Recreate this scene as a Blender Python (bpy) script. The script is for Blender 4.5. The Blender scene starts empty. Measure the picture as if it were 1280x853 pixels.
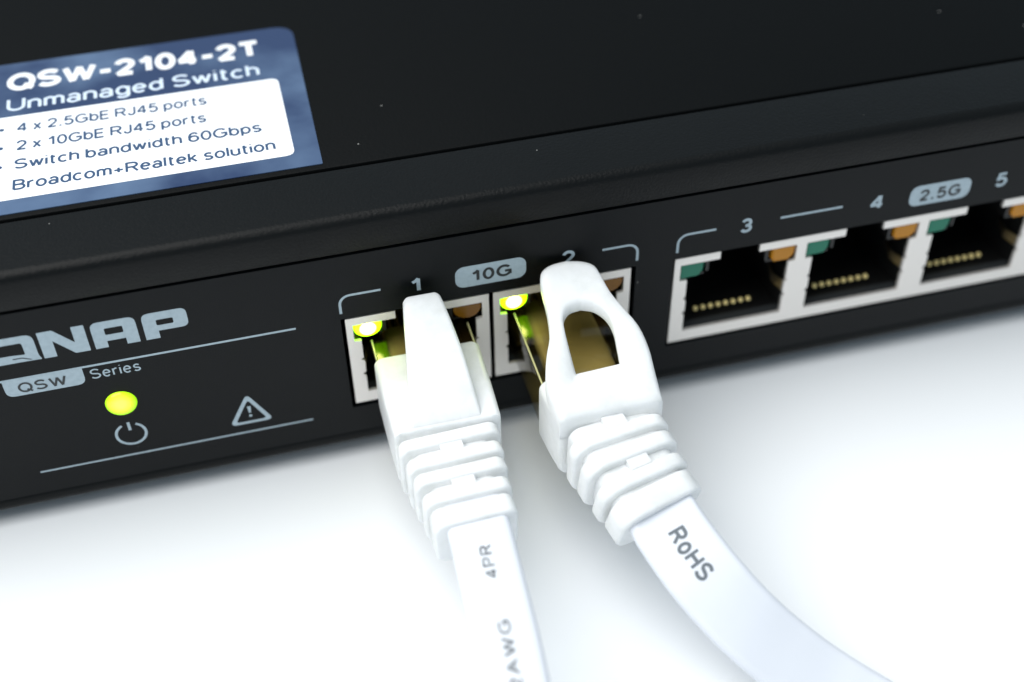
import bpy, bmesh, math, random
from mathutils import Vector, Matrix
random.seed(4)
S = 0.001                                   # every length below is in millimetres
sc = bpy.context.scene
COL = sc.collection
R = math.radians

# ------------------------------------------------------------------ camera
def camera():
    f_px, pitch, yaw, roll = 1578.43, 0.750937, 0.244249, -0.0184666
    C = Vector((-6.3143, -91.9293, 81.5836))
    f = Vector((math.sin(yaw)*math.cos(pitch), math.cos(yaw)*math.cos(pitch), -math.sin(pitch)))
    rt = f.cross(Vector((0, 0, 1))).normalized()
    up = rt.cross(f)
    r2 = rt*math.cos(roll)+up*math.sin(roll)
    u2 = -rt*math.sin(roll)+up*math.cos(roll)
    cd = bpy.data.cameras.new('camera')
    cd.sensor_width = 36.0
    cd.lens = 36.0*f_px/1280.0
    cd.clip_start = 0.004
    cd.clip_end = 20.0
    cd.dof.use_dof = True
    cd.dof.focus_distance = (Vector((12, -10, -3))-C).dot(f)*S
    cd.dof.aperture_fstop = 13.0
    cd.dof.aperture_blades = 7
    o = bpy.data.objects.new('camera', cd)
    COL.objects.link(o)
    m = Matrix((r2, u2, -f)).transposed().to_4x4()
    m.translation = C*S
    o.matrix_world = m
    sc.camera = o
camera()

# ------------------------------------------------------------------ light of the photo tent
w = bpy.data.worlds.new('World')
sc.world = w
w.use_nodes = True
bg = w.node_tree.nodes['Background']
bg.inputs[0].default_value = (0.70, 0.87, 1.0, 1)
bg.inputs[1].default_value = 0.5

def area(name, loc, target, size, size_y, power, col):
    l = bpy.data.lights.new(name, 'AREA')
    l.shape = 'RECTANGLE'
    l.size = size*S
    l.size_y = size_y*S
    l.energy = power
    l.color = col
    o = bpy.data.objects.new(name, l)
    COL.objects.link(o)
    o.location = Vector(loc)*S
    o.rotation_euler = (Vector(target)-Vector(loc)).to_track_quat('-Z', 'Y').to_euler()
    return o
area('softbox_overhead', (-150, -5, 350), (10, -15, 0), 450, 450, 2.6, (1.0, 0.985, 0.96))

sc.view_settings.view_transform = 'Standard'
sc.view_settings.look = 'None'
sc.view_settings.exposure = 0.0
sc.view_settings.gamma = 1.0
sc.view_settings.use_curve_mapping = False
sc.cycles.max_bounces = 10

# ------------------------------------------------------------------ materials
def mat(name, col, rough=0.5, metal=0.0, spec=0.5, **kw):
    m = bpy.data.materials.new(name)
    m.use_nodes = True
    p = m.node_tree.nodes['Principled BSDF']
    p.inputs['Base Color'].default_value = (*col, 1)
    p.inputs['Roughness'].default_value = rough
    p.inputs['Metallic'].default_value = metal
    p.inputs['Specular IOR Level'].default_value = spec
    for k, v in kw.items():
        p.inputs[k.replace('_', ' ')].default_value = v
    return m, m.node_tree.nodes, m.node_tree.links, p

def coord(n, l, scale):
    t = n.new('ShaderNodeTexCoord')
    mp = n.new('ShaderNodeMapping')
    mp.inputs['Scale'].default_value = (scale, scale, scale)
    l.new(t.outputs['Object'], mp.inputs['Vector'])
    return mp.outputs['Vector']

def bump(n, l, p, scale, strength, dist, detail=2.0):
    v = coord(n, l, 1000.0)
    t = n.new('ShaderNodeTexNoise')
    t.inputs['Scale'].default_value = scale
    t.inputs['Detail'].default_value = detail
    l.new(v, t.inputs['Vector'])
    b = n.new('ShaderNodeBump')
    b.inputs['Strength'].default_value = strength
    b.inputs['Distance'].default_value = dist*S
    l.new(t.outputs['Fac'], b.inputs['Height'])
    l.new(b.outputs['Normal'], p.inputs['Normal'])
    return t

def black_metal(name, col, rough, bscale, bstr, dust, spec=0.22):
    m, n, l, p = mat(name, col, rough, 0, spec)
    t = bump(n, l, p, bscale, bstr, 0.05)
    # roughness wanders a little, as handled paint does
    big = n.new('ShaderNodeTexNoise')
    big.inputs['Scale'].default_value = 0.09
    big.inputs['Detail'].default_value = 4
    v = coord(n, l, 1000.0)
    l.new(v, big.inputs['Vector'])
    mr = n.new('ShaderNodeMapRange')
    mr.inputs['To Min'].default_value = rough-0.06
    mr.inputs['To Max'].default_value = rough+0.08
    l.new(big.outputs['Fac'], mr.inputs['Value'])
    l.new(mr.outputs['Result'], p.inputs['Roughness'])
    # sparse dust specks
    vo = n.new('ShaderNodeTexVoronoi')
    vo.inputs['Scale'].default_value = 0.33
    l.new(v, vo.inputs['Vector'])
    lt = n.new('ShaderNodeMath'); lt.operation = 'LESS_THAN'
    lt.inputs[1].default_value = 0.027
    l.new(vo.outputs['Distance'], lt.inputs[0])
    sep = n.new('ShaderNodeSeparateColor')
    l.new(vo.outputs['Color'], sep.inputs[0])
    gt = n.new('ShaderNodeMath'); gt.operation = 'GREATER_THAN'
    gt.inputs[1].default_value = 1.0-dust
    l.new(sep.outputs[0], gt.inputs[0])
    mu = n.new('ShaderNodeMath'); mu.operation = 'MULTIPLY'
    l.new(lt.outputs[0], mu.inputs[0]); l.new(gt.outputs[0], mu.inputs[1])
    mx = n.new('ShaderNodeMix'); mx.data_type = 'RGBA'
    mx.inputs['A'].default_value = (*col, 1)
    mx.inputs['B'].default_value = (0.35, 0.35, 0.33, 1)
    l.new(mu.outputs[0], mx.inputs['Factor'])
    l.new(mx.outputs['Result'], p.inputs['Base Color'])
    return m

M = {}
M['cover'] = black_metal('black powder coat', (0.002, 0.0025, 0.0027), 0.5, 3.2, 0.55, 0.5, 0.08)
M['bezel'] = black_metal('black bezel coat', (0.003, 0.0036, 0.0038), 0.42, 3.5, 1.0, 0.5, 0.14)
M['panel'] = black_metal('black panel film', (0.0022, 0.0031, 0.0038), 0.33, 6.0, 0.3, 0.25, 0.14)
M['dark'], *_ = mat('black moulded plastic', (0.006, 0.006, 0.006), 0.45)
M['ledge'], *_ = mat('dark grey moulded plastic', (0.03, 0.033, 0.035), 0.4)
M['rubber'], *_ = mat('black rubber', (0.012, 0.012, 0.012), 0.8)
m, n, l, p = mat('printed grey ink', (0.36, 0.44, 0.49), 0.5)
t = n.new('ShaderNodeTexNoise'); t.inputs['Scale'].default_value = 2.0
l.new(coord(n, l, 1000.0), t.inputs['Vector'])
mx = n.new('ShaderNodeMix'); mx.data_type = 'RGBA'
mx.inputs['A'].default_value = (0.29, 0.37, 0.42, 1); mx.inputs['B'].default_value = (0.43, 0.52, 0.57, 1)
l.new(t.outputs['Fac'], mx.inputs['Factor']); l.new(mx.outputs['Result'], p.inputs['Base Color'])
M['ink'] = m
M['inkblack'], *_ = mat('printed dark ink', (0.012, 0.016, 0.018), 0.45)
m, n, l, p = mat('tin plated shield', (0.78, 0.74, 0.70), 0.42, 0.55)
bump(n, l, p, 1.2, 0.25, 0.05, 4)
M['tin'] = m
M['shell'], *_ = mat('bronze spring', (0.62, 0.52, 0.36), 0.3, 1.0)
m, n, l, p = mat('clear plug plastic', (0.9, 0.9, 0.8), 0.06)
gl = n.new('ShaderNodeBsdfGlossy'); gl.inputs['Roughness'].default_value = 0.07
tr = n.new('ShaderNodeBsdfTransparent'); tr.inputs['Color'].default_value = (0.86, 0.80, 0.58, 1)
fr_ = n.new('ShaderNodeFresnel'); fr_.inputs['IOR'].default_value = 1.58
ms = n.new('ShaderNodeMixShader')
l.new(fr_.outputs[0], ms.inputs[0]); l.new(tr.outputs[0], ms.inputs[1]); l.new(gl.outputs[0], ms.inputs[2])
l.new(ms.outputs[0], n['Material Output'].inputs['Surface'])
M['clear'] = m
M['glint'], *_ = mat('painted edge glint', (0.5, 0.48, 0.24), 0.3)  # yellowish colour imitates diode light caught along the plug edges
M['wires'], *_ = mat('tan wire sheath', (0.50, 0.43, 0.24), 0.3, 0.1)
M['gold'], *_ = mat('gold contact', (1.0, 0.80, 0.34), 0.4, 0.1)
m, n, l, p = mat('white moulded plastic', (0.80, 0.81, 0.81), 0.38, 0, 0.45)
p.inputs['Subsurface Weight'].default_value = 0.35
p.inputs['Subsurface Radius'].default_value = (1.0, 1.0, 0.9)
p.inputs['Subsurface Scale'].default_value = 0.9*S
bump(n, l, p, 1.5, 0.12, 0.05, 3)
t = n.new('ShaderNodeTexNoise'); t.inputs['Scale'].default_value = 0.35; t.inputs['Detail'].default_value = 6; t.inputs['Roughness'].default_value = 0.65
l.new(coord(n, l, 1000.0), t.inputs['Vector'])
cr = n.new('ShaderNodeValToRGB')
cr.color_ramp.elements[0].position = 0.3; cr.color_ramp.elements[0].color = (0.72, 0.73, 0.72, 1)
cr.color_ramp.elements[1].position = 0.55; cr.color_ramp.elements[1].color = (0.81, 0.82, 0.82, 1)
l.new(t.outputs['Fac'], cr.inputs['Fac']); l.new(cr.outputs['Color'], p.inputs['Base Color'])
M['white'] = m
m, n, l, p = mat('white cable jacket', (0.74, 0.76, 0.81), 0.42, 0, 0.45)
p.inputs['Subsurface Weight'].default_value = 0.25
p.inputs['Subsurface Radius'].default_value = (1.0, 1.0, 1.0)
p.inputs['Subsurface Scale'].default_value = 0.6*S
bump(n, l, p, 0.5, 0.15, 0.12, 3)
M['jacket'] = m
M['cableink'], *_ = mat('grey cable ink', (0.13, 0.15, 0.17), 0.6)
# ink that has worn thin
m, n, l, p = mat('worn cable ink', (0.2, 0.23, 0.25), 0.6)
t = n.new('ShaderNodeTexNoise'); t.inputs['Scale'].default_value = 2.6; t.inputs['Detail'].default_value = 4
l.new(coord(n, l, 1000.0), t.inputs['Vector'])
cr = n.new('ShaderNodeValToRGB')
cr.color_ramp.elements[0].position = 0.38; cr.color_ramp.elements[0].color = (0.05, 0.055, 0.06, 1)
cr.color_ramp.elements[1].position = 0.7; cr.color_ramp.elements[1].color = (0.32, 0.35, 0.37, 1)
l.new(t.outputs['Fac'], cr.inputs['Fac']); l.new(cr.outputs['Color'], p.inputs['Base Color'])
M['wornink'] = m

def lens_mat(name, col, rough=0.2):
    m, n, l, p = mat(name, col, rough, 0, 0.3)
    p.inputs['Transmission Weight'].default_value = 0.1
    return m
M['teal'] = lens_mat('green lens off', (0.005, 0.17, 0.10))
M['amber'] = lens_mat('amber lens off', (0.50, 0.20, 0.004))
M['brown'] = lens_mat('brown lens off', (0.22, 0.09, 0.004))

def lit(name, radius, edge, core, strength, middle):
    """a lit diode: whiter over the die, greener at the rim of the lens"""
    m = bpy.data.materials.new(name); m.use_nodes = True
    n, l = m.node_tree.nodes, m.node_tree.links
    p = n['Principled BSDF']
    p.inputs['Base Color'].default_value = (0.25, 0.4, 0.02, 1)
    p.inputs['Roughness'].default_value = 0.25
    t = n.new('ShaderNodeTexCoord')
    ln = n.new('ShaderNodeVectorMath'); ln.operation = 'LENGTH'
    l.new(t.outputs['Object'], ln.inputs[0])
    mr = n.new('ShaderNodeMapRange')
    mr.inputs['From Max'].default_value = radius*S
    l.new(ln.outputs['Value'], mr.inputs['Value'])
    cr = n.new('ShaderNodeValToRGB')
    cr.color_ramp.elements[0].position = 0.2; cr.color_ramp.elements[0].color = (*core, 1)
    cr.color_ramp.elements[1].position = 0.85; cr.color_ramp.elements[1].color = (*edge, 1)
    e_ = cr.color_ramp.elements.new(0.55); e_.color = (*middle, 1)
    l.new(mr.outputs['Result'], cr.inputs['Fac'])
    l.new(cr.outputs['Color'], p.inputs['Emission Color'])
    p.inputs['Emission Strength'].default_value = strength
    return m
M['lit'] = lit('lit green yellow diode', 1.6, (0.035, 0.10, 0.0), (1.0, 1.0, 0.22), 24.0, (0.10, 0.24, 0.0))
M['litpower'] = lit('lit power diode', 2.1, (0.22, 0.62, 0.0), (0.95, 1.0, 0.12), 1.2, (0.58, 1.0, 0.0))

# sticker film: blue with paler clouds printed in it
m, n, l, p = mat('blue sticker film', (0.06, 0.12, 0.3), 0.22, 0, 0.35)
t = n.new('ShaderNodeTexNoise'); t.inputs['Scale'].default_value = 0.085; t.inputs['Detail'].default_value = 4
l.new(coord(n, l, 1000.0), t.inputs['Vector'])
cr = n.new('ShaderNodeValToRGB')
cr.color_ramp.elements[0].position = 0.42; cr.color_ramp.elements[0].color = (0.022, 0.042, 0.105, 1)
cr.color_ramp.elements[1].position = 0.72; cr.color_ramp.elements[1].color = (0.095, 0.15, 0.25, 1)
l.new(t.outputs['Fac'], cr.inputs['Fac']); l.new(cr.outputs['Color'], p.inputs['Base Color'])
M['film'] = m
M['stwhite'], *_ = mat('white sticker print', (0.85, 0.87, 0.9), 0.3)
M['stpale'], *_ = mat('pale sticker print', (0.6, 0.69, 0.8), 0.35)
M['stblue'], *_ = mat('blue sticker print', (0.03, 0.07, 0.15), 0.35)
m, n, l, p = mat('white table laminate', (0.87, 0.885, 0.90), 0.5, 0, 0.3)
bump(n, l, p, 0.15, 0.08, 0.2, 5)
M['table'] = m

# ------------------------------------------------------------------ helpers
WLOC = {}
def tag(o, label=None, cat=None, group=None, kind=None):
    for k, v in (('label', label), ('category', cat), ('group', group), ('kind', kind)):
        if v: o[k] = v
    return o

def empty(name, loc, label, cat, group=None):
    o = bpy.data.objects.new(name, None)
    o.empty_display_size = 0.01
    COL.objects.link(o)
    o.location = Vector(loc)*S
    WLOC[o] = Vector(loc)
    return tag(o, label, cat, group)

def link(name, me, parent, loc, label=None):
    o = bpy.data.objects.new(name, me)
    COL.objects.link(o)
    WLOC[o] = Vector(loc)
    if parent:
        o.parent = parent
        o.location = (Vector(loc)-WLOC[parent])*S
    else:
        o.location = Vector(loc)*S
    if label: o['label'] = label
    return o

def mesh(name, verts, faces, material, loc=(0, 0, 0), smooth=None):
    """verts are world millimetres; loc is the object's origin in world millimetres"""
    me = bpy.data.meshes.new(name)
    L = Vector(loc)
    me.from_pydata([(Vector(v)-L)*S for v in verts], [], faces)
    me.materials.append(M[material])
    bm = bmesh.new(); bm.from_mesh(me)
    bmesh.ops.recalc_face_normals(bm, faces=bm.faces)
    bm.to_mesh(me); bm.free()
    if smooth is not None:
        me.polygons.foreach_set('use_smooth', [True]*len(me.polygons))
        me.set_sharp_from_angle(angle=R(smooth))
    return me

def add(name, verts, faces, material, parent, loc=None, smooth=None, label=None):
    if loc is None: loc = WLOC[parent] if parent else (0, 0, 0)
    return link(name, mesh(name, verts, faces, material, loc, smooth), parent, loc, label)

def box(x0, x1, y0, y1, z0, z1, base=0):
    v = [(x, y, z) for x in (x0, x1) for y in (y0, y1) for z in (z0, z1)]
    f = [(0, 1, 3, 2), (4, 6, 7, 5), (0, 4, 5, 1), (2, 3, 7, 6), (0, 2, 6, 4), (1, 5, 7, 3)]
    return v, [tuple(i+base for i in q) for q in f]

def boxes(*bs):
    V, F = [], []
    for b in bs:
        v, f = box(*b, base=len(V)); V += v; F += f
    return V, F

def arc(cx, cy, r, a0, a1, n=6):
    return [(cx+r*math.cos(R(a0+(a1-a0)*i/n)), cy+r*math.sin(R(a0+(a1-a0)*i/n))) for i in range(n+1)]

def rrect(x0, x1, y0, y1, r, n=5):
    return (arc(x1-r, y0+r, r, -90, 0, n)+arc(x1-r, y1-r, r, 0, 90, n)
            + arc(x0+r, y1-r, r, 90, 180, n)+arc(x0+r, y0+r, r, 180, 270, n))

def roundpoly(pts, r, n=4):
    """round the corners of a 2D polygon; r a number or a list"""
    out = []
    N = len(pts)
    for i in range(N):
        rr = r[i] if isinstance(r, (list, tuple)) else r
        p = Vector(pts[i]); a = Vector(pts[i-1])-p; b = Vector(pts[(i+1) % N])-p
        if rr <= 0 or a.length < 1e-6 or b.length < 1e-6:
            out.append(tuple(p)); continue
        d = min(rr, a.length*0.48, b.length*0.48)
        A = p+a.normalized()*d; B = p+b.normalized()*d
        for k in range(n+1):
            t = k/n
            out.append(tuple(A*(1-t)**2+p*2*t*(1-t)+B*t*t))
    return out

def loft(rings, caps=True):
    n = len(rings[0]); V = [p for r in rings for p in r]; F = []
    for i in range(len(rings)-1):
        for j in range(n):
            k = (j+1) % n
            F.append((i*n+j, i*n+k, (i+1)*n+k, (i+1)*n+j))
    if caps:
        F.append(tuple(range(n))[::-1])
        F.append(tuple((len(rings)-1)*n+j for j in range(n)))
    return V, F

def prism(poly, y0, y1, bev=0.0):
    """a polygon in (x, z) thickened along y; the face at y0 gets a small chamfer"""
    def inset(d):
        out = []; N = len(poly)
        area2 = sum(poly[i-1][0]*poly[i][1]-poly[i][0]*poly[i-1][1] for i in range(N))
        s = 1 if area2 > 0 else -1
        for i in range(N):
            a, b, c = Vector(poly[i-1]), Vector(poly[i]), Vector(poly[(i+1) % N])
            e1 = (b-a).normalized(); e2 = (c-b).normalized()
            n1 = Vector((-e1.y, e1.x))*s; n2 = Vector((-e2.y, e2.x))*s
            m_ = n1+n2
            k = d/max(0.35, (1+n1.dot(n2)))
            out.append(tuple(b+m_*k))
        return out
    rings = []
    if bev > 0:
        rings.append([(x, y0, z) for x, z in inset(bev)])
        rings.append([(x, y0+bev, z) for x, z in poly])
    else:
        rings.append([(x, y0, z) for x, z in poly])
    rings.append([(x, y1, z) for x, z in poly])
    return loft(rings)

def curve_mesh(cu):
    o = bpy.data.objects.new('tmp', cu)
    COL.objects.link(o)
    dg = bpy.context.evaluated_depsgraph_get()
    me = bpy.data.meshes.new_from_object(o.evaluated_get(dg))
    V = [tuple(v.co)[:2] for v in me.vertices]
    F = [tuple(p.vertices) for p in me.polygons]
    bpy.data.objects.remove(o); bpy.data.curves.remove(cu); bpy.data.meshes.remove(me)
    return V, F

def shape2d(loops):
    cu = bpy.data.curves.new('tmp', 'CURVE')
    cu.dimensions = '2D'; cu.fill_mode = 'BOTH'
    for lp in loops:
        s = cu.splines.new('POLY')
        s.points.add(len(lp)-1)
        for q, (x, y) in zip(s.points, lp): q.co = (x, y, 0, 1)
        s.use_cyclic_u = True
    return curve_mesh(cu)

def _e(cx, cy, rx, ry, a0, a1, n=10):
    return [(cx+rx*math.cos(R(a0+(a1-a0)*i/n)), cy+ry*math.sin(R(a0+(a1-a0)*i/n))) for i in range(n+1)]
XH = 0.73
# plain sans-serif letters as pen strokes; capitals 1 high
GLYPH = {
 'Q': (0.80, [_e(.40, .5, .40, .5, 0, 360, 28), [(.50, .26), (.82, -.04)]]),
 'S': (0.66, [_e(.33, .75, .31, .25, 25, 235, 12)+_e(.33, .25, .33, .25, 62, -155, 14)]),
 'W': (1.02, [[(0, 1), (.26, 0), (.51, .96), (.76, 0), (1.02, 1)]]),
 'G': (0.78, [_e(.40, .5, .40, .5, 42, 322, 22)+[(.76, .2), (.76, .47), (.44, .47)]]),
 'T': (0.66, [[(0, 1), (.66, 1)], [(.33, 1), (.33, 0)]]),
 'U': (0.66, [[(0, 1), (0, .33)]+_e(.33, .33, .33, .33, 180, 360, 10)+[(.66, 1)]]),
 'P': (0.62, [[(0, 0), (0, 1), (.36, 1)]+_e(.36, .73, .26, .27, 90, -90, 8)+[(0, .46)]]),
 'R': (0.66, [[(0, 0), (0, 1), (.38, 1)]+_e(.38, .75, .25, .25, 90, -90, 8)+[(0, .5)], [(.36, .5), (.66, 0)]]),
 'B': (0.62, [[(0, 0), (0, 1), (.34, 1)]+_e(.34, .76, .23, .24, 90, -90, 8)+[(0, .52)], [(.34, .52)]+_e(.35, .26, .27, .26, 90, -90, 8)+[(0, 0)]]),
 'A': (0.76, [[(0, 0), (.38, 1), (.76, 0)], [(.14, .36), (.62, .36)]]),
 'H': (0.66, [[(0, 0), (0, 1)], [(.66, 0), (.66, 1)], [(0, .52), (.66, .52)]]),
 'E': (0.54, [[(.54, 1), (0, 1), (0, 0), (.54, 0)], [(0, .52), (.5, .52)]]),
 'J': (0.42, [[(.42, 1), (.42, .25)]+_e(.21, .25, .21, .25, 0, -180, 8)]),
 '0': (0.54, [_e(.27, .5, .27, .5, 0, 360, 24)]),
 '1': (0.42, [[(0.04, .72), (.20, .82), (.34, 1), (.34, 0)]]),
 '2': (0.56, [_e(.28, .71, .27, .29, 170, -25, 12)+[(.40, .42), (0.02, 0), (.56, 0)]]),
 '3': (0.54, [_e(.26, .745, .24, .255, 160, -90, 12)+[(.20, .49)], [(.26, .49)]+_e(.26, .25, .27, .25, 88, -162, 12)]),
 '4': (0.60, [[(.44, 0), (.44, 1)], [(.42, .98), (0, .28)], [(-.03, .27), (.60, .27)]]),
 '5': (0.56, [[(.50, 1), (.10, 1), (.03, .50)]+_e(.27, .32, .28, .32, 138, -155, 14)]),
 '6': (0.56, [_e(.28, .31, .27, .31, 0, 360, 20), [(.01, .33)]+_e(.30, .5, .29, .5, 180, 40, 10)]),
 '.': (0.14, [[(0, .02), (.14, .02)]]),
 '-': (0.34, [[(-.02, .40), (.36, .40)]]),
 '+': (0.52, [[(0, .38), (.52, .38)], [(.26, .12), (.26, .64)]]),
 'o': (0.52, [_e(.26, .365, .26, .365, 0, 360, 20)]),
 'e': (0.50, [[(.01, .39), (.50, .39)], _e(.25, .365, .25, .365, 4, 318, 16)]),
 'r': (0.28, [[(0, 0), (0, XH)], [(0, .45)]+_e(.26, .45, .26, .27, 180, 80, 6)]),
 'i': (0.01, [[(0, 0), (0, XH)], [(0, .94), (0, 1.0)]]),
 's': (0.44, [_e(.22, .545, .20, .185, 25, 235, 8)+_e(.22, .18, .22, .18, 62, -155, 10)]),
 'n': (0.46, [[(0, 0), (0, XH)], [(0, .46)]+_e(.23, .49, .23, .24, 180, 0, 10)+[(.46, 0)]]),
 'm': (0.76, [[(0, 0), (0, XH)], [(0, .5)]+_e(.19, .54, .19, .19, 180, 0, 8)+[(.38, 0)], [(.38, .5)]+_e(.57, .54, .19, .19, 180, 0, 8)+[(.76, 0)]]),
 'a': (0.48, [_e(.24, .49, .22, .24, 155, 0, 8)+[(.46, 0)], _e(.22, .2, .22, .2, 0, 360, 16)]),
 'g': (0.50, [_e(.25, .365, .25, .365, 0, 360, 20), [(.50, XH), (.50, -.06)]+_e(.25, -.06, .25, .22, 0, -155, 8)]),
 'd': (0.50, [_e(.25, .365, .25, .365, 0, 360, 20), [(.50, 0), (.50, 1.0)]]),
 'b': (0.50, [_e(.25, .365, .25, .365, 0, 360, 20), [(0, 0), (0, 1.0)]]),
 'p': (0.50, [_e(.25, .365, .25, .365, 0, 360, 20), [(0, -.27), (0, XH)]]),
 'w': (0.74, [[(0, XH), (.19, 0), (.37, XH-.04), (.55, 0), (.74, XH)]]),
 't': (0.28, [[(.10, .95), (.10, .12), (.17, 0), (.28, .01)], [(0, XH), (.28, XH)]]),
 'c': (0.46, [_e(.26, .365, .26, .365, 48, 312, 14)]),
 'h': (0.46, [[(0, 0), (0, 1.0)], [(0, .46)]+_e(.23, .49, .23, .24, 180, 0, 10)+[(.46, 0)]]),
 'l': (0.01, [[(0, 0), (0, 1.0)]]),
 'u': (0.46, [[(0, XH), (0, .24)]+_e(.23, .24, .23, .24, 180, 360, 10), [(.46, 0), (.46, XH)]]),
 'k': (0.44, [[(0, 0), (0, 1.0)], [(.42, XH), (0, .28)], [(.14, .42), (.44, 0)]]),
 'x': (0.44, [[(0, 0), (.44, XH)], [(0, XH), (.44, 0)]]),
}
def text2d(body, x0, x1, y0, y1, pen=0.15, gap=0.22, slant=0.0):
    """pen-stroke lettering fitted to a measured box: capitals stand from y0 to y1.
    Returns (x, y, level) points: crossing strokes sit on slightly different levels"""
    V, F = [], []
    pos = pen/2
    for ch in body:
        if ch == ' ': pos += 0.30; continue
        wd, strokes = GLYPH[ch]
        parts = []
        for pts in strokes:
            cur = [pts[0]]
            for i in range(1, len(pts)):
                if i < len(pts)-1:
                    u_ = Vector(pts[i])-Vector(pts[i-1]); w_ = Vector(pts[i+1])-Vector(pts[i])
                    cur.append(pts[i])
                    if u_.length > 1e-4 and w_.length > 1e-4 and u_.normalized().dot(w_.normalized()) < 0.35:
                        ext = u_.normalized()*pen*(0.5 if u_.normalized().dot(w_.normalized()) > -0.4 else 0.12)
                        cur[-1] = (pts[i][0]+ext.x, pts[i][1]+ext.y)
                        parts.append(cur); cur = [pts[i]]
                else:
                    cur.append(pts[i])
            parts.append(cur)
        for k, pts in enumerate(parts):
            closed = len(pts) > 8 and abs(pts[0][0]-pts[-1][0]) < 1e-6 and abs(pts[0][1]-pts[-1][1]) < 1e-6
            P = [Vector((pos+a, pen/2+b*(1-pen))) for a, b in pts]
            q = []
            for p in P:
                if not q or (p-q[-1]).length > 1e-4: q.append(p)
            P = q; n_ = len(P)
            if closed: P = P[:-1]; n_ -= 1
            b0 = len(V)
            for i, p in enumerate(P):
                if closed: a_, c_ = P[i-1], P[(i+1) % n_]
                else: a_, c_ = P[max(i-1, 0)], P[min(i+1, n_-1)]
                t1 = (p-a_).normalized() if (p-a_).length > 1e-6 else (c_-p).normalized()
                t2 = (c_-p).normalized() if (c_-p).length > 1e-6 else t1
                m1 = Vector((-t1.y, t1.x)); m2 = Vector((-t2.y, t2.x)); mm = m1+m2
                off = mm*(pen/2)/max(0.45, 1+m1.dot(m2))
                e = Vector((0, 0))
                lvl = k
                V.append((*(p+off), lvl)); V.append((*(p-off), lvl))
            for i in range(n_ if closed else n_-1):
                j = (i+1) % n_
                F.append((b0+2*i, b0+2*i+1, b0+2*j+1, b0+2*j))
        pos += wd+gap+pen*0.55
    a1 = max(v[0] for v in V)
    return [(x0+(x+slant*y)/a1*(x1-x0), y0+y*(y1-y0), l_) for x, y, l_ in V], F

def stroke(pts, wd):
    """an open line of even width"""
    P = [Vector(p) for p in pts]; L, Q = [], []
    for i, p in enumerate(P):
        t = (P[min(i+1, len(P)-1)]-P[max(i-1, 0)]).normalized()
        n_ = Vector((-t.y, t.x))*wd/2
        L.append(tuple(p+n_)); Q.append(tuple(p-n_))
    return L+Q[::-1]

# ================================================================== the table
TZ = -19.5
add('table_surface', [(-900, -900, TZ), (900, -900, TZ), (900, 900, TZ), (-900, 900, TZ)], [(0, 1, 2, 3)], 'table', None)
tag(bpy.data.objects['table_surface'], 'plain white table top under the network switch', 'table', kind='structure')

# ================================================================== the switch
X0, X1, YB = -58.0, 122.0, 122.0
TOP, BOT = 12.0, -17.4
SW = empty('network_switch', (30, 60, TZ), 'black metal network switch with sticker on top and row of ports', 'network switch')

# --- bezel: bent sheet, lip over the panel, seam on top
def extrude_x(profile, xa, xb, smooth=35):
    rings = [[(x, y, z) for y, z in profile] for x in (xa, xb)]
    return loft(rings)
up_prof = ([(7.95, TOP-1.2), (7.95, TOP-0.12), (7.83, TOP)] + [(1.0+y_, z_+TOP-1.0) for y_, z_ in
           [(1.0*math.cos(R(a)), 1.0*math.sin(R(a))) for a in range(90, 181, 9)]]
           + [(0.0, 8.25), (0.1, 8.12), (1.3, 8.12), (1.3, TOP-1.2)])
v, f = extrude_x(up_prof, X0, X1)
add('front_bezel', v, f, 'bezel', SW, smooth=40)
low_prof = ([(1.3, -15.62), (0.15, -15.62), (0.0, -15.8)] + [(1.0+1.0*math.cos(R(a)), BOT+1.0+1.0*math.sin(R(a))) for a in range(180, 271, 9)]
            + [(6, BOT), (6, BOT+1), (1.3, BOT+1)])
v, f = extrude_x(low_prof, X0, X1)
add('lower_bezel', v, f, 'bezel', SW, smooth=40)
cov = ([(8.42, TOP-1.2), (8.42, TOP-0.25), (8.5, TOP-0.08), (8.68, TOP)] + [(YB, TOP), (YB, TOP-1.2)])
v, f = extrude_x(cov, X0, X1)
add('top_cover', v, f, 'cover', SW, smooth=40)
v, f = boxes((X0+0.4, X1-0.4, 1.6, YB-0.5, BOT+1.05, TOP-1.25))
# the case is hollow behind the ports: leave their bay open
v, f = boxes((X0+0.4, X1-0.4, 16.0, YB-0.5, BOT+0.05, TOP-1.25), (X0+0.4, X1-0.4, 1.5, 16.0, 3.0, TOP-1.25),
             (X0+0.4, X1-0.4, 1.5, 16.0, BOT+1.02, -13.0), (X0+0.4, -2.0, 1.5, 16.0, -13.0, 3.0), (92.0, X1-0.4, 1.5, 16.0, -13.0, 3.0))
add('case', v, f, 'dark', SW)
# --- front panel with two cut-outs
H1 = (-0.42, 29.62, -11.98, 0.22)
H2 = (33.62, 90.05, -11.86, 0.16)
pz0, pz1 = -15.5, 7.86
v, f = shape2d([[(X0, pz0), (X1, pz0), (X1, pz1), (X0, pz1)],
                [(H1[0], H1[2]), (H1[1], H1[2]), (H1[1], H1[3]), (H1[0], H1[3])],
                [(H2[0], H2[2]), (H2[1], H2[2]), (H2[1], H2[3]), (H2[0], H2[3])]])
V = [(x, 0.0, z) for x, z in v]; F = list(f)
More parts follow.
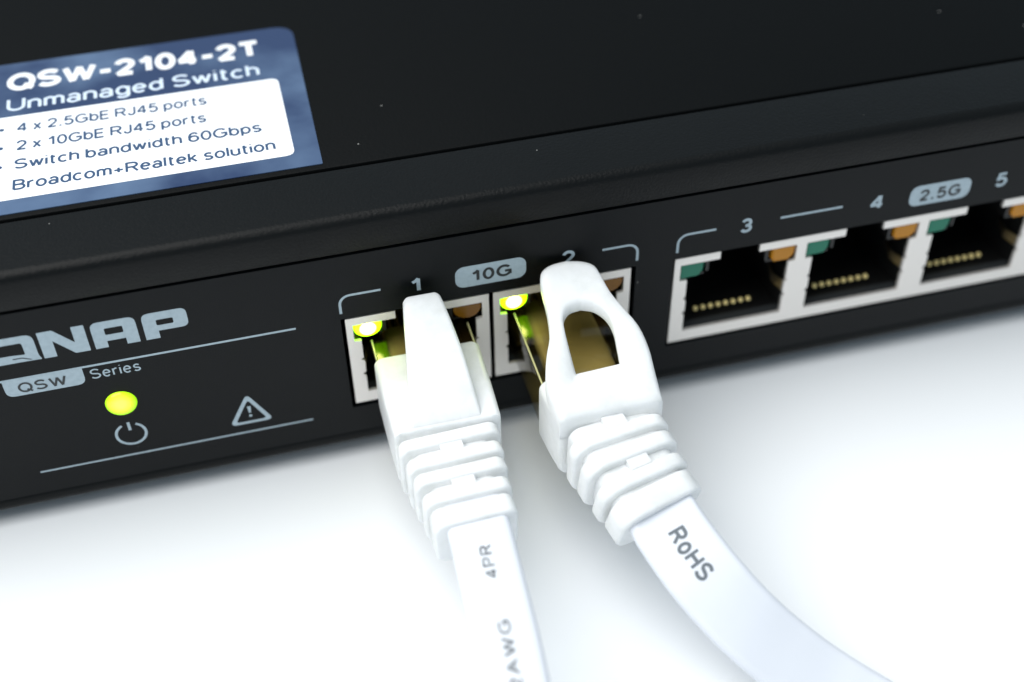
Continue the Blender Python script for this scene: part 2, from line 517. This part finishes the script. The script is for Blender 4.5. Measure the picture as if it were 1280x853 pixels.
# cut edges of the sheet, 1 mm thick
for loop in ([(X0, pz0), (X1, pz0), (X1, pz1), (X0, pz1)],
             [(H1[0], H1[2]), (H1[1], H1[2]), (H1[1], H1[3]), (H1[0], H1[3])],
             [(H2[0], H2[2]), (H2[1], H2[2]), (H2[1], H2[3]), (H2[0], H2[3])]):
    b = len(V)
    V += [(x, 0.0, z) for x, z in loop]+[(x, 1.0, z) for x, z in loop]
    F += [(b+i, b+(i+1) % 4, b+4+(i+1) % 4, b+4+i) for i in range(4)]
me = bpy.data.meshes.new('front_panel')
L0 = WLOC[SW]
me.from_pydata([(Vector(q)-L0)*S for q in V], [], F)
me.materials.append(M['panel'])
link('front_panel', me, SW, L0)
PANEL = bpy.data.objects['front_panel']

# --- feet
for fx, fy in ((-36.0, 10.0), (98, 10.0), (-36.0, 106), (98, 106)):
    ring = lambda r, z: [(fx+r*math.cos(R(a)), fy+r*math.sin(R(a)), z) for a in range(0, 360, 12)]
    v, f = loft([ring(7.6, BOT+0.4), ring(7.6, TZ+0.5), ring(7.2, TZ)])
    add('rubber_foot', v, f, 'rubber', SW, (fx, fy, TZ), 40)

# --- printing on the panel
def onpanel(name, vf, material='ink', off=0.02, parent=None, label=None):
    v, f = vf
    return add(name, [(q[0], -off-(q[2]*0.003 if len(q) > 2 else 0), q[1]) for q in v], f, material, parent or PANEL, label=label)

def merge(*vfs):
    V, F = [], []
    for v, f in vfs:
        b = len(V); V += v; F += [tuple(i+b for i in q) for q in f]
    return V, F

# the logo, letter by letter, in one print
zb, zt = 2.03, 5.16
Qo = roundpoly([(-32.75, zb+0.05), (-29.35, zb+0.05), (-27.75, zb+0.02), (-27.95, 2.62), (-27.95, zt), (-32.75, zt)], [0.75, 0.05, 0.1, 0.2, 0.8, 0.8])
Qi = roundpoly([(-31.45, 3.02), (-30.35, 3.02), (-29.05, 2.92), (-29.05, 4.33), (-31.45, 4.33)], [0.15, 0.1, 0.1, 0.25, 0.25])
Qc = [(-30.25, 2.62), (-29.4, 2.62), (-28.55, 2.22), (-28.75, 2.2), (-29.45, 2.5), (-30.25, 2.5)]
No = roundpoly([(-27.55, zb), (-26.42, zb), (-26.42, 3.92), (-24.75, zb), (-23.42, zb), (-23.42, zt), (-24.55, zt), (-24.55, 3.3), (-26.2, zt), (-27.55, zt)], 0.06, 2)
Ao = roundpoly([(-22.95, zb), (-21.8, zb), (-21.8, 2.78), (-20.1, 2.78), (-20.1, zb), (-18.92, zb), (-18.92, zt), (-22.95, zt)], [0.05, 0.05, 0.05, 0.05, 0.05, 0.05, 0.75, 0.75])
Ai = roundpoly([(-21.8, 3.52), (-20.15, 3.52), (-20.15, 4.3), (-21.8, 4.3)], 0.15, 3)
Po = roundpoly([(-18.38, zb), (-17.1, zb), (-17.1, 2.92), (-14.3, 2.92), (-14.3, zt), (-18.38, zt)], [0.05, 0.05, 0.05, 0.65, 0.65, 0.75])
Pi = roundpoly([(-17.15, 3.58), (-15.6, 3.58), (-15.6, 4.24), (-17.15, 4.24)], 0.15, 3)
onpanel('logo', merge(shape2d([Qo, Qi, Qc]), shape2d([No]), shape2d([Ao, Ai]), shape2d([Po, Pi])), label='pale grey QNAP logo')
onpanel('rule', shape2d([[(-32.6, 0.02), (-4.75, 0.02), (-4.75, 0.26), (-32.6, 0.26)]]))
pill = onpanel('badge', shape2d([roundpoly([(-31.95, 0.03), (-31.95, -1.95), (-24.75, -1.95), (-24.75, 0.03)], [0.05, 0.8, 0.8, 0.05])]), off=0.024, label='pale badge reading QSW')
onpanel('lettering', text2d('QSW', -30.75, -26.35, -1.62, -0.38, 0.16), 'inkblack', 0.045, pill)
onpanel('lettering', text2d('Series', -24.2, -19.6, -1.55, -0.3, 0.13, 0.2))
onpanel('rule', shape2d([[(-31.7, -12.6), (-4.6, -12.6), (-4.6, -12.4), (-31.7, -12.4)]]))
# power symbol
pc = (-22.28, -9.6)
onpanel('power_symbol', merge(shape2d([stroke(arc(*pc, 1.42, 118, 422, 28), 0.27)]), shape2d([[(pc[0]-0.14, pc[1]+0.5), (pc[0]+0.14, pc[1]+0.5), (pc[0]+0.14, pc[1]+1.62), (pc[0]-0.14, pc[1]+1.62)]])))
# warning triangle
wo = roundpoly([(-12.85, -11.3), (-8.45, -11.3), (-10.65, -7.2)], 0.75, 6)
wi = roundpoly([(-12.2, -10.98), (-9.1, -10.98), (-10.65, -8.05)], 0.4, 6)
onpanel('warning_symbol', merge(shape2d([wo, wi]), shape2d([[(-10.83, -8.95), (-10.47, -8.95), (-10.55, -9.85), (-10.75, -9.85)]]), shape2d([rrect(-10.8, -10.5, -10.42, -10.12, 0.1, 3)])))
# port numbers and brackets
lw = 0.26
onpanel('bracket', shape2d([stroke([(-0.28, 0.95)]+arc(0.77, 2.05, 1.05, 180, 90, 6)+[(3.75, 3.1)], lw)]))
onpanel('bracket', shape2d([stroke([(25.95, 3.1)]+arc(28.6, 2.05, 1.05, 90, 0, 6)+[(29.65, 0.95)], lw)]))
onpanel('bracket', shape2d([stroke([(33.92, 0.98)]+arc(34.97, 2.1, 1.05, 180, 90, 6)+[(37.9, 3.15)], lw)]))
onpanel('rule', shape2d([[(44.85, 3.03), (51.65, 3.03), (51.65, 3.29), (44.85, 3.29)]]))
onpanel('lettering', text2d('1', 6.6, 7.62, 2.0, 3.8, 0.19))
onpanel('lettering', text2d('2', 21.8, 23.1, 2.0, 3.8, 0.19))
onpanel('lettering', text2d('3', 40.55, 41.8, 2.05, 3.85, 0.19))
onpanel('lettering', text2d('4', 54.75, 56.15, 2.02, 3.9, 0.19))
onpanel('lettering', text2d('5', 69.1, 70.45, 2.1, 3.9, 0.19))
pill = onpanel('badge', shape2d([rrect(11.05, 18.15, 1.48, 4.06, 0.9)]), label='pale badge reading 10G')
onpanel('lettering', text2d('10G', 12.6, 16.7, 2.02, 3.5, 0.19, 0.2), 'inkblack', 0.045, pill)
pill = onpanel('badge', shape2d([rrect(59.25, 66.2, 1.52, 4.08, 0.9)]), label='pale badge reading 2.5G')
onpanel('lettering', text2d('2.5G', 60.35, 65.1, 2.02, 3.5, 0.19, 0.2), 'inkblack', 0.045, pill)
# --- power diode: a low dome
dc = (-22.3, 0.0, -5.25)
rings = []
for a in (0, 15, 30, 45, 60, 75, 86):
    rr, d = 1.5*math.cos(R(a)), 0.75*math.sin(R(a))
    rings.append([(dc[0]+rr*math.cos(R(t_)), -d, dc[2]+rr*math.sin(R(t_))) for t_ in range(0, 360, 12)])
v, f = loft(rings)
add('power_light', v, f, 'litpower', SW, (dc[0], -0.9, dc[2]+0.5), 80, label='round power light glowing yellow green')

# --- ports
def shield_poly(x0, wd, o0, o1, notch):
    """outline of the shield face: a plate with an opening that breaks through its top"""
    p = [(0, 0), (4.93, 0), (4.93, -0.95), (0.66, -0.95), (0.66, -3.0), (o0, -3.08), (o0, -5.4), (o0-0.28, -5.52), (o0+0.02, -5.78),
         (o0+0.08, -5.9), (o0+0.08, -7.3), (o0-0.26, -7.55), (o0+0.04, -7.85), (o0+0.04, -10.12),
         (o1-0.04, -10.12), (o1-0.04, -7.85), (o1+0.26, -7.55), (o1-0.08, -7.3), (o1-0.08, -5.9), (o1-0.02, -5.78), (o1+0.28, -5.52),
         (o1, -5.4), (o1, -3.08), (13.64 if wd > 14.1 else 13.5, -3.0), (13.64 if wd > 14.1 else 13.5, -0.95), (9.25, -0.95), (9.25, 0), (wd, 0), (wd, -11.5), (0, -11.5)]
    return [(x+x0, z) for x, z in p]

def cyl_between(a, b, r, n=8):
    a, b = Vector(a), Vector(b); t = (b-a).normalized()
    s_ = t.cross(Vector((1, 0, 0.01))).normalized(); u_ = s_.cross(t)
    ring = lambda c_, k: [tuple(c_+(s_*math.cos(2*math.pi*i/n)+u_*math.sin(2*math.pi*i/n))*r*k) for i in range(n)]
    return loft([ring(a, 0.6), ring(a+t*r*0.5, 1), ring(b-t*r*0.5, 1), ring(b, 0.6)])

pin_me = None
def make_port(x0, wd, o0, o1, lens, lit_left, label=None):
    global pin_me
    v, f = prism(shield_poly(x0, wd, o0, o1, True), 0.10, 0.45, 0.0)
    port = add('ethernet_port', v, f, 'tin', SW, (x0, 0.1, -11.5), None, label)
    # moulded housing: five walls round a deep bay
    e0, e1 = x0+0.3, x0+wd-0.3
    r1 = 13.64 if wd > 14.1 else 13.5
    v, f = boxes((e0, e1, 12.0, 13.0, -11.2, 0.3), (e0, e1, 0.46, 12.0, -0.02, 0.4),
                 (e0, x0+0.62, 0.46, 12.0, -3.02, -0.02), (x0+r1+0.03, e1, 0.46, 12.0, -3.02, -0.02),
                 (e0, x0+o0-0.30, 0.46, 12.0, -11.2, -3.02), (x0+o1+0.30, e1, 0.46, 12.0, -11.2, -3.02),
                 (x0+3.62, x0+3.95, 0.5, 12.0, -2.6, -0.03), (x0+r1-3.32, x0+r1-2.98, 0.5, 12.0, -2.6, -0.03),
                 (x0+0.62, x0+3.62, 0.9, 12.0, -3.25, -2.98), (x0+r1-2.98, x0+r1+0.03, 0.9, 12.0, -3.25, -2.98))
    add('housing', v, f, 'dark', port)
    v, f = boxes((x0+o0-0.29, x0+o1+0.29, 0.47, 1.55, -11.1, -10.15))
    add('sill', v, f, 'ledge', port)
    v, f = boxes((x0+o0-0.29, x0+o1+0.29, 1.55, 12.0, -11.1, -10.45))
    add('floor', v, f, 'dark', port)
    # spring tabs on the side walls
    for xx in (x0+o0+0.0, x0+o1-0.12):
        s_ = 1 if xx < x0+7 else -1
        v, f = loft([[(xx, y_+0.0, z_) for y_, z_ in ((0.5, -5.95), (0.5, -7.25))]+[(xx+0.12, y_, z_) for y_, z_ in ((0.5, -7.25), (0.5, -5.95))],
                     [(xx+s_*0.45, 2.2, -6.05), (xx+s_*0.45, 2.2, -7.15), (xx+0.12+s_*0.45, 2.2, -7.15), (xx+0.12+s_*0.45, 2.2, -6.05)],
                     [(xx-s_*0.1, 4.2, -6.2), (xx-s_*0.1, 4.2, -7.0), (xx+0.12-s_*0.1, 4.2, -7.0), (xx+0.12-s_*0.1, 4.2, -6.2)]])
        add('spring_tab', v, f, 'shell', port)
    # the two indicator lenses
    for side in (0, 1):
        a0, a1 = (0.7, 3.55) if side == 0 else (r1-2.9, r1-0.04)
        if lens == 'round':
            xc = (a0+a1)/2; hw = (a1-a0)/2
            poly = [(x0+a0, -1.0)]+[(x0+xc+hw*math.cos(R(t_)), -1.55-1.32*math.sin(R(t_))) for t_ in range(180, -1, -12)]+[(x0+a1, -1.0)]
        else:
            if side == 0:
                poly = [(x0+a0, -0.98), (x0+a0, -2.95), (x0+a1-0.75, -2.88), (x0+a1-0.3, -2.2), (x0+a1-0.2, -0.98)]
            else:
                poly = [(x0+a0+0.2, -0.98), (x0+a0+0.25, -2.5), (x0+a0+0.6, -2.92), (x0+a1-0.7, -2.92), (x0+a1-0.1, -2.3), (x0+a1, -0.98)]
        v, f = prism(poly, 0.22, 3.0, 0.16)
        mt = ('lit' if lit_left else 'teal') if side == 0 else ('brown' if lens == 'round' else 'amber')
        add('indicator_light', v, f, mt, port, (x0+(a0+a1)/2, 0.22, -1.75), None)
    # eight contacts
    if pin_me is None:
        v, f = cyl_between((0, 2.4, -9.8), (0, 2.78, -9.42), 0.27)
        pin_me = mesh('contact_pin', v, f, 'gold', (0, 0, 0), 60)
    for k in range(8):
        px = x0+(o0+o1)/2-3.5*0.875+k*0.875-0.12
        link('contact_pin', pin_me, port, (px, 0, 0))
    return port
make_port(0.0, 14.33, 1.36, 12.98, 'round', True, 'port with lit green light behind the wedge shaped plug')
make_port(14.80, 14.33, 1.36, 12.98, 'round', True, 'port with lit green light behind the windowed plug')
for k in range(4):
    make_port(33.87+13.97*k, 13.97, 1.48, 12.76, 'square', False)

# --- sticker on the cover
def ontop(name, vf, material, z, parent):
    v, f = vf
    return add(name, [(q[0], q[1], z+(q[2]*0.003 if len(q) > 2 else 0)) for q in v], f, material, parent)
ol = roundpoly([(-33.2, 9.05), (0.62, 9.15), (1.15, 36.4), (-33.2, 36.4)], [0.15, 0.15, 2.4, 2.4], 8)
V, F = loft([[(x, y, TOP+0.005) for x, y in ol], [(x, y, TOP+0.09) for x, y in ol]])
STK = add('sticker', V, F, 'film', SW, label='blue and white product sticker with the model name')
white = ontop('white_field', shape2d([roundpoly([(-32.0, 11.2), (-1.72, 11.3), (-1.66, 25.75), (-32.0, 25.75)], [0.9, 0.9, 0.9, 0.9])]), 'stwhite', TOP+0.11, STK)
ontop('lettering', text2d('QSW-2104-2T', -29.05, -3.0, 30.7, 34.2, 0.225, 0.14), 'stwhite', TOP+0.11, STK)
ontop('lettering', text2d('Unmanaged Switch', -28.95, -3.35, 26.8, 29.2, 0.15, 0.16), 'stpale', TOP+0.11, STK)
def tl(body, xa, xb, base, cap=1.72, desc=0.45):
    ontop('lettering', text2d(body, xa, xb, base, base+cap, 0.155, 0.15), 'stblue', TOP+0.13, STK)
tl('4 x 2.5GbE RJ45 ports', -27.85, -9.2, 22.65)
tl('2 x 10GbE RJ45 ports', -27.85, -9.5, 19.4)
tl('Switch bandwidth 60Gbps', -27.95, -4.35, 16.15)
tl('Broadcom+Realtek solution', -28.0, -3.4, 12.65, desc=0.05)
for by in (23.45, 20.1, 16.8):
    ontop('bullet', shape2d([arc(-29.3, by, 0.26, 0, 330, 11)]), 'stblue', TOP+0.13, STK)

# ================================================================== cables
def path_frames(pts, n, roll=None):
    """Catmull-Rom through pts, n samples, with side and up vectors"""
    P = [Vector(p) for p in pts]
    P = [P[0]*2-P[1]]+P+[P[-1]*2-P[-2]]
    out = []
    segs = len(P)-3
    for i in range(n):
        u = i/(n-1)*segs; k = min(int(u), segs-1); t = u-k
        a, b, c, d = P[k:k+4]
        p = 0.5*((2*b)+(c-a)*t+(2*a-5*b+4*c-d)*t*t+(3*b-a-3*c+d)*t**3)
        out.append(p)
    res = []
    for i, p in enumerate(out):
        T = (out[min(i+1, n-1)]-out[max(i-1, 0)]).normalized()
        Sd = Vector((0, 0, 1)).cross(T).normalized()      # to the cable's own right when seen from the port
        U = T.cross(Sd)
        if roll:
            q_ = Matrix.Rotation(R(roll(i/(n-1))), 3, T); Sd = q_ @ Sd; U = q_ @ U
        res.append((p, T, Sd, U))
    return res

def sect(fr, w_, h_, r_, n=5, dx=0, dz=0):
    p, T, Sd, U = fr
    return [tuple(p+Sd*(a+dx)+U*(b+dz)) for a, b in rrect(-w_/2, w_/2, -h_/2, h_/2, r_, n)]

def cord(parent, pts, wd, th, label=None, roll=None):
    fr = path_frames(pts, 90, roll)
    rings = [sect(f_, wd, th, th*0.42, 5) for f_ in fr]
    v, f = loft(rings)
    return add('cord', v, f, 'jacket', parent, None, 50, label), fr

def arclen(fr):
    s_ = [0.0]
    for i in range(1, len(fr)): s_.append(s_[-1]+(fr[i][0]-fr[i-1][0]).length)
    return s_

def oncord(name, vf, fr, th, parent, s0, material, flip):
    """lettering laid along the cord; flip reads back towards the plug"""
    s_ = arclen(fr); v, f = vf; out = []
    for x, y, lv in v:
        q = s0+(-x if flip else x); a = -y if flip else y
        i = 0
        while i < len(s_)-2 and s_[i+1] < q: i += 1
        t = (q-s_[i])/(s_[i+1]-s_[i])
        p = fr[i][0].lerp(fr[i+1][0], t); Sd = fr[i][2].lerp(fr[i+1][2], t); U = fr[i][3].lerp(fr[i+1][3], t)
        out.append(tuple(p+Sd*a+U*(th/2+0.03+lv*0.003)))
    return add(name, out, f, material, parent)

def rib_at(parent, p, T, w_, h_, r_, th, name='rib', fil=0.32):
    """a rounded slab across the cable at point p"""
    Sd = Vector((0, 0, 1)).cross(T).normalized(); U = T.cross(Sd)
    rings = []
    for q, k in ((-th/2, 0.9), (-th/2+fil*0.3, 0.35), (-th/2+fil, 0.0), (th/2-fil, 0.0), (th/2-fil*0.3, 0.35), (th/2, 0.9)):
        d = fil*k
        rings.append(sect((p+T*q, T, Sd, U), w_-2*d, h_-2*d, max(0.1, r_-d), 6))
    v, f = loft(rings)
    return add(name, v, f, 'white', parent, None, 50)

def relief(parent, pts, ribs, core, bridges, rad):
    """strain relief: a core, ribs round it and the short bridges between ribs"""
    fr = path_frames(pts, 40); s_ = arclen(fr); Ltot = s_[-1]
    def at(q):
        i = 0
        while i < len(s_)-2 and s_[i+1] < q: i += 1
        t = (q-s_[i])/(s_[i+1]-s_[i])
        return fr[i][0].lerp(fr[i+1][0], t), fr[i][1].lerp(fr[i+1][1], t).normalized()
    w0, w1, h0, h1 = core
    rings = []
    stop = ribs[-1][0]+ribs[-1][1]/2-0.4
    for i, f_ in enumerate(fr):
        t = s_[i]/Ltot
        if s_[i] > stop: break
        rings.append(sect(f_, w0+(w1-w0)*t-1.7, h0+(h1-h0)*t-1.5, 1.2, 6))
    v, f = loft(rings)
    sr = add('strain_relief', v, f, 'white', parent, None, 50)
    for q, th in ribs:
        p, T = at(q); t = q/Ltot
        rib_at(sr, p, T, w0+(w1-w0)*t, h0+(h1-h0)*t, rad, th)
    for q, th in bridges:
        p, T = at(q); t = q/Ltot
        Sd = Vector((0, 0, 1)).cross(T).normalized(); U = T.cross(Sd)
        hh = h0+(h1-h0)*t
        rings = [[tuple(p+T*a+Sd*b+U*c) for b, c in ((-1.05, -hh/2+0.3), (1.05, -hh/2+0.3), (1.05, hh/2-0.12), (-1.05, hh/2-0.12))] for a in (-th/2, th/2)]
        v, f = loft(rings)
        add('bridge', v, f, 'white', sr)
    return sr

def sleeve(parent, secs, r_, name='boot'):
    """moulded body along y: secs = (y, x centre, z centre, width, height)"""
    rings = []
    for y, xc, zc, w_, h_ in secs:
        rings.append([(xc+a, y, zc+b) for a, b in rrect(-w_/2, w_/2, -h_/2, h_/2, min(r_, w_/2.2, h_/2.2), 6)])
    v, f = loft(rings)
    return add(name, v, f, 'white', parent, None, 50)

def plug_shell(parent, xc, zc, w_, h_, ya, yb, ye):
    """clear plug body with the wire sheath and the contact blades moulded in it"""
    rings = []
    for y, d in ((ya, 0.5), (ya-0.3, 0.1), (ya-0.6, 0), (yb+0.3, 0), (yb, 0.3)):
        rings.append([(xc+a, y, zc+b) for a, b in rrect(-w_/2+d, w_/2-d, -h_/2+d, h_/2-d, 0.3, 3)])
    v, f = loft(rings)
    pl = add('plug', v, f, 'clear', parent, None, 40)
    v, f = loft([[(xc+a, y, zc+0.5+b) for a, b in rrect(-w_/2+1.7, w_/2-1.7, -1.2, 1.2, 0.7, 4)] for y in (ya-5.5, yb+0.5)])
    add('wire_sheath', v, f, 'wires', pl, None, 40)
    for sx in (-1, 1):                      # added rod along each top edge, its yellow standing in for LED glint
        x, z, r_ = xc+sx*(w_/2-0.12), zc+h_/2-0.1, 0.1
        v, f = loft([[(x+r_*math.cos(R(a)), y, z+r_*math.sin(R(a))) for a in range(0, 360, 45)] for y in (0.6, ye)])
        add('edge_glint', v, f, 'glint', pl, None, 60)
    for k in range(8):
        x = xc-3.06+k*0.875
        v, f = boxes((x-0.14, x+0.14, ya-5.2, ya-0.8, zc-h_/2+0.3, zc-h_/2+2.2))
        add('contact_blade', v, f, 'gold', pl)
    return pl

# ---------------- cable with the wedge shaped latch cover, in the first port
C1 = empty('network_cable', (7, -60, TZ), 'white flat network cable printed AWG 4PR with solid wedge latch cover', 'network cable', 'network cables plugged into the switch')
plug_shell(C1, 7.27, -6.8, 10.0, 6.3, 9.0, -6.0, -2.4)
B1 = sleeve(C1, [(-2.25, 7.3, -7.05, 9.9, 6.5), (-2.35, 7.3, -7.05, 10.3, 6.9), (-2.6, 7.3, -7.05, 10.5, 7.1), (-8.0, 7.25, -7.05, 10.45, 7.1),
                 (-12.3, 7.2, -7.05, 10.2, 7.1), (-12.65, 7.2, -7.05, 10.05, 6.95), (-12.8, 7.2, -7.05, 9.5, 6.4)], 0.75)
def hood_wedge():
    # stations along the cover: y, x left, x right, top z, bottom z
    st = [(-1.15, 6.05, 8.85, 2.42, 1.75), (-1.2, 5.75, 9.1, 2.6, 1.5), (-1.5, 5.55, 9.25, 2.62, 1.2), (-2.2, 5.42, 9.42, 2.3, 0.8),
          (-4.0, 5.12, 9.75, 1.35, -0.6), (-6.5, 4.72, 10.12, 0.02, -2.6), (-8.0, 4.45, 10.25, -0.78, -3.7), (-10.0, 4.15, 10.38, -1.85, -3.9), (-11.6, 3.9, 10.45, -2.72, -3.9), (-12.45, 3.78, 10.48, -3.55, -4.0)]
    rings = []
    for y, a, b, t, u in st:
        r_ = min(0.5, (t-u)*0.45)
        rings.append([(x, y, z) for x, z in rrect(a, b, u, t, r_, 5)])
    return loft(rings)
v, f = hood_wedge()
add('latch_cover', v, f, 'white', B1, None, 45)
relief(C1, [(6.9, -12.2, -7.05), (7.12, -18.0, -7.05), (7.35, -24.0, -7.1)],
       [(1.65, 1.5), (3.85, 1.5), (5.7, 1.5), (7.9, 1.5), (10.1, 2.2)], (10.0, 7.2, 6.7, 4.9), [(2.75, 1.2), (6.8, 1.2)], 1.05)
cd1, fr1 = cord(C1, [(7.35, -20.0, -5.8), (7.4, -24.0, -5.8), (7.2, -29.0, -6.0), (7.0, -35.0, -6.9), (6.6, -41.0, -8.4), (5.8, -52.0, -12.5), (5.0, -66.0, -17.4), (3.5, -82.0, TZ+0.95), (0.0, -120.0, TZ+0.95), (-8, -190, TZ+0.95)], 5.6, 1.7)
def place_text(body, length, height, bold, spacing): return text2d(body, 0, length, -height/2, height/2, bold, spacing)
def s_at_y(fr, y):
    s_ = arclen(fr)
    for i in range(len(fr)-1):
        if fr[i][0].y >= y >= fr[i+1][0].y:
            return s_[i]+(fr[i][0].y-y)/(fr[i][0].y-fr[i+1][0].y)*(s_[i+1]-s_[i])
def shift(vf, dy): return [(x, y+dy, l_) for x, y, l_ in vf[0]], vf[1]
oncord('lettering', shift(place_text('4PR', 3.3, 1.05, 0.15, 0.28), 0.0), fr1, 1.7, cd1, s_at_y(fr1, -29.4), 'wornink', True)
oncord('lettering', shift(place_text('32AWG', 7.2, 1.05, 0.15, 0.26), 0.0), fr1, 1.7, cd1, s_at_y(fr1, -40.2), 'wornink', True)

# ---------------- cable with the windowed latch cover, in the second port
C2 = empty('network_cable', (32, -60, TZ), 'white flat network cable printed RoHS with windowed latch cover, curving aside', 'network cable', 'network cables plugged into the switch')
plug_shell(C2, 21.97, -6.75, 10.1, 6.3, 9.0, -11.5, -10.1)
B2 = sleeve(C2, [(-9.9, 21.95, -6.8, 10.2, 7.0), (-10.0, 21.95, -6.85, 10.5, 7.4), (-10.4, 21.97, -6.9, 10.8, 7.7), (-13.0, 22.05, -6.9, 10.5, 7.7),
                 (-15.2, 22.1, -6.9, 10.1, 7.5), (-15.5, 22.12, -6.95, 9.9, 7.3), (-15.6, 22.12, -6.95, 9.4, 6.8)], 1.1)
def hood_window():
    """a sloping cover that rises from the body to a rounded tip, with an arched window"""
    # outline in plan (x, y), clockwise from the tip's left end
    def spline(pts, n):
        fr = path_frames([(x, y, 0) for x, y in pts], n)
        return [(q[0].x, q[0].y) for q in fr]
    right = spline([(22.0, -0.62), (23.6, -0.95), (24.6, -1.55), (24.95, -2.6), (25.35, -4.4), (26.2, -6.3), (27.1, -8.2), (27.4, -10.4), (27.3, -12.4), (27.12, -15.62)], 28)
    left = spline([(22.0, -0.62), (20.5, -0.75), (19.4, -1.25), (18.95, -2.3), (18.85, -3.8), (18.75, -5.6), (18.35, -7.7), (17.5, -9.6), (16.85, -12.0), (17.1, -15.62)], 28)
    bottom = [(27.12-(10.02)*i/13, -15.62) for i in range(1, 13)]
    outer = right+bottom+left[::-1][:-1]
    wr = spline([(22.2, -5.05), (23.4, -5.5), (24.3, -6.5), (24.65, -7.9), (24.52, -9.5), (24.33, -11.15)], 28)
    wl = spline([(22.2, -5.05), (21.0, -5.25), (20.25, -6.0), (19.95, -7.1), (19.9, -9.3), (19.92, -11.3)], 28)
    wb = [(24.33-4.41*i/13, -11.15-0.15*i/13) for i in range(1, 13)]
    inner = wr+wb+wl[::-1][:-1]
    n = len(outer)
    assert len(inner) == n
    def zs(x, y):
        return 3.2+(y+1.2)*(6.0/14.3)
    V, F = [], []
    lev = [0.0, 0.06, 0.16, 0.45, 0.72, 0.9, 1.0]
    ring_ids = []
    for k, t in enumerate(lev):
        ids = []
        for (a, b), (c, d) in zip(outer, inner):
            x, y = a+(c-a)*t, b+(d-b)*t
            z = zs(x, y)
            edge = 0.42*max(0, 1-t/0.16)**2             # rounded outer rim
            scoop = 0.55*max(0.0, (t-0.45)/0.55)**1.5*min(1.0, max(0.0, (-7.0-y)/4.0))
            lip = 0.18*max(0, (t-0.9)/0.1)
            ids.append(len(V)); V.append((x, y, z-edge-scoop-lip))
        ring_ids.append(ids)
    under = []
    for t, th in ((1.0, 1.25), (0.5, 1.5), (0.1, 1.6), (0.0, 1.1)):
        ids = []
        for (a, b), (c, d) in zip(outer, inner):
            x, y = a+(c-a)*t, b+(d-b)*t
            z = zs(x, y)
            deep = th
            if y < -10.2 and t < 0.6: deep = max(th, zs(x, y)+5.5)   # runs down into the body
            ids.append(len(V)); V.append((x, y, z-deep))
        under.append(ids)
    rings = ring_ids+under
    for a, b in zip(rings, rings[1:]+rings[:1]):
        for j in range(n):
            k = (j+1) % n
            F.append((a[j], a[k], b[k], b[j]))
    return V, F
v, f = hood_window()
add('latch_cover', v, f, 'white', B2, None, 60)
rl = [(22.05, -15.2, -7.0), (22.5, -18.2, -7.25), (23.2, -21.4, -7.9), (24.2, -24.9, -8.9)]
relief(C2, rl, [(2.0, 1.5), (3.9, 1.65), (6.25, 1.5), (8.5, 2.4)], (10.3, 8.5, 7.3, 5.8), [(0.9, 1.5), (5.1, 1.2)], 1.9)
def cord_roll(t):
    # the flat cord leans over as it turns aside, then settles on the table
    return ROLL*max(0.0, min(1.0, (t-0.08)/0.25))*max(0.0, min(1.0, (0.82-t)/0.2))
ROLL = 25.0
cd2, fr2 = cord(C2, [(23.3, -22.0, -7.1), (23.85, -24.6, -7.4), (24.4, -27.3, -8.0), (26.0, -31.2, -9.6), (28.45, -34.7, -12.0), (31.6, -37.7, -14.7), (35.1, -40.6, -17.0), (38.9, -44.0, -18.4), (42.5, -48.5, TZ+0.95), (52, -66, TZ+0.95), (66, -110, TZ+0.95)], 6.7, 1.7, roll=cord_roll)
oncord('lettering', shift(place_text('RoHS', 4.9, 1.75, 0.19, 0.22), 0.1), fr2, 1.7, cd2, s_at_y(fr2, -27.0), 'cableink', False)
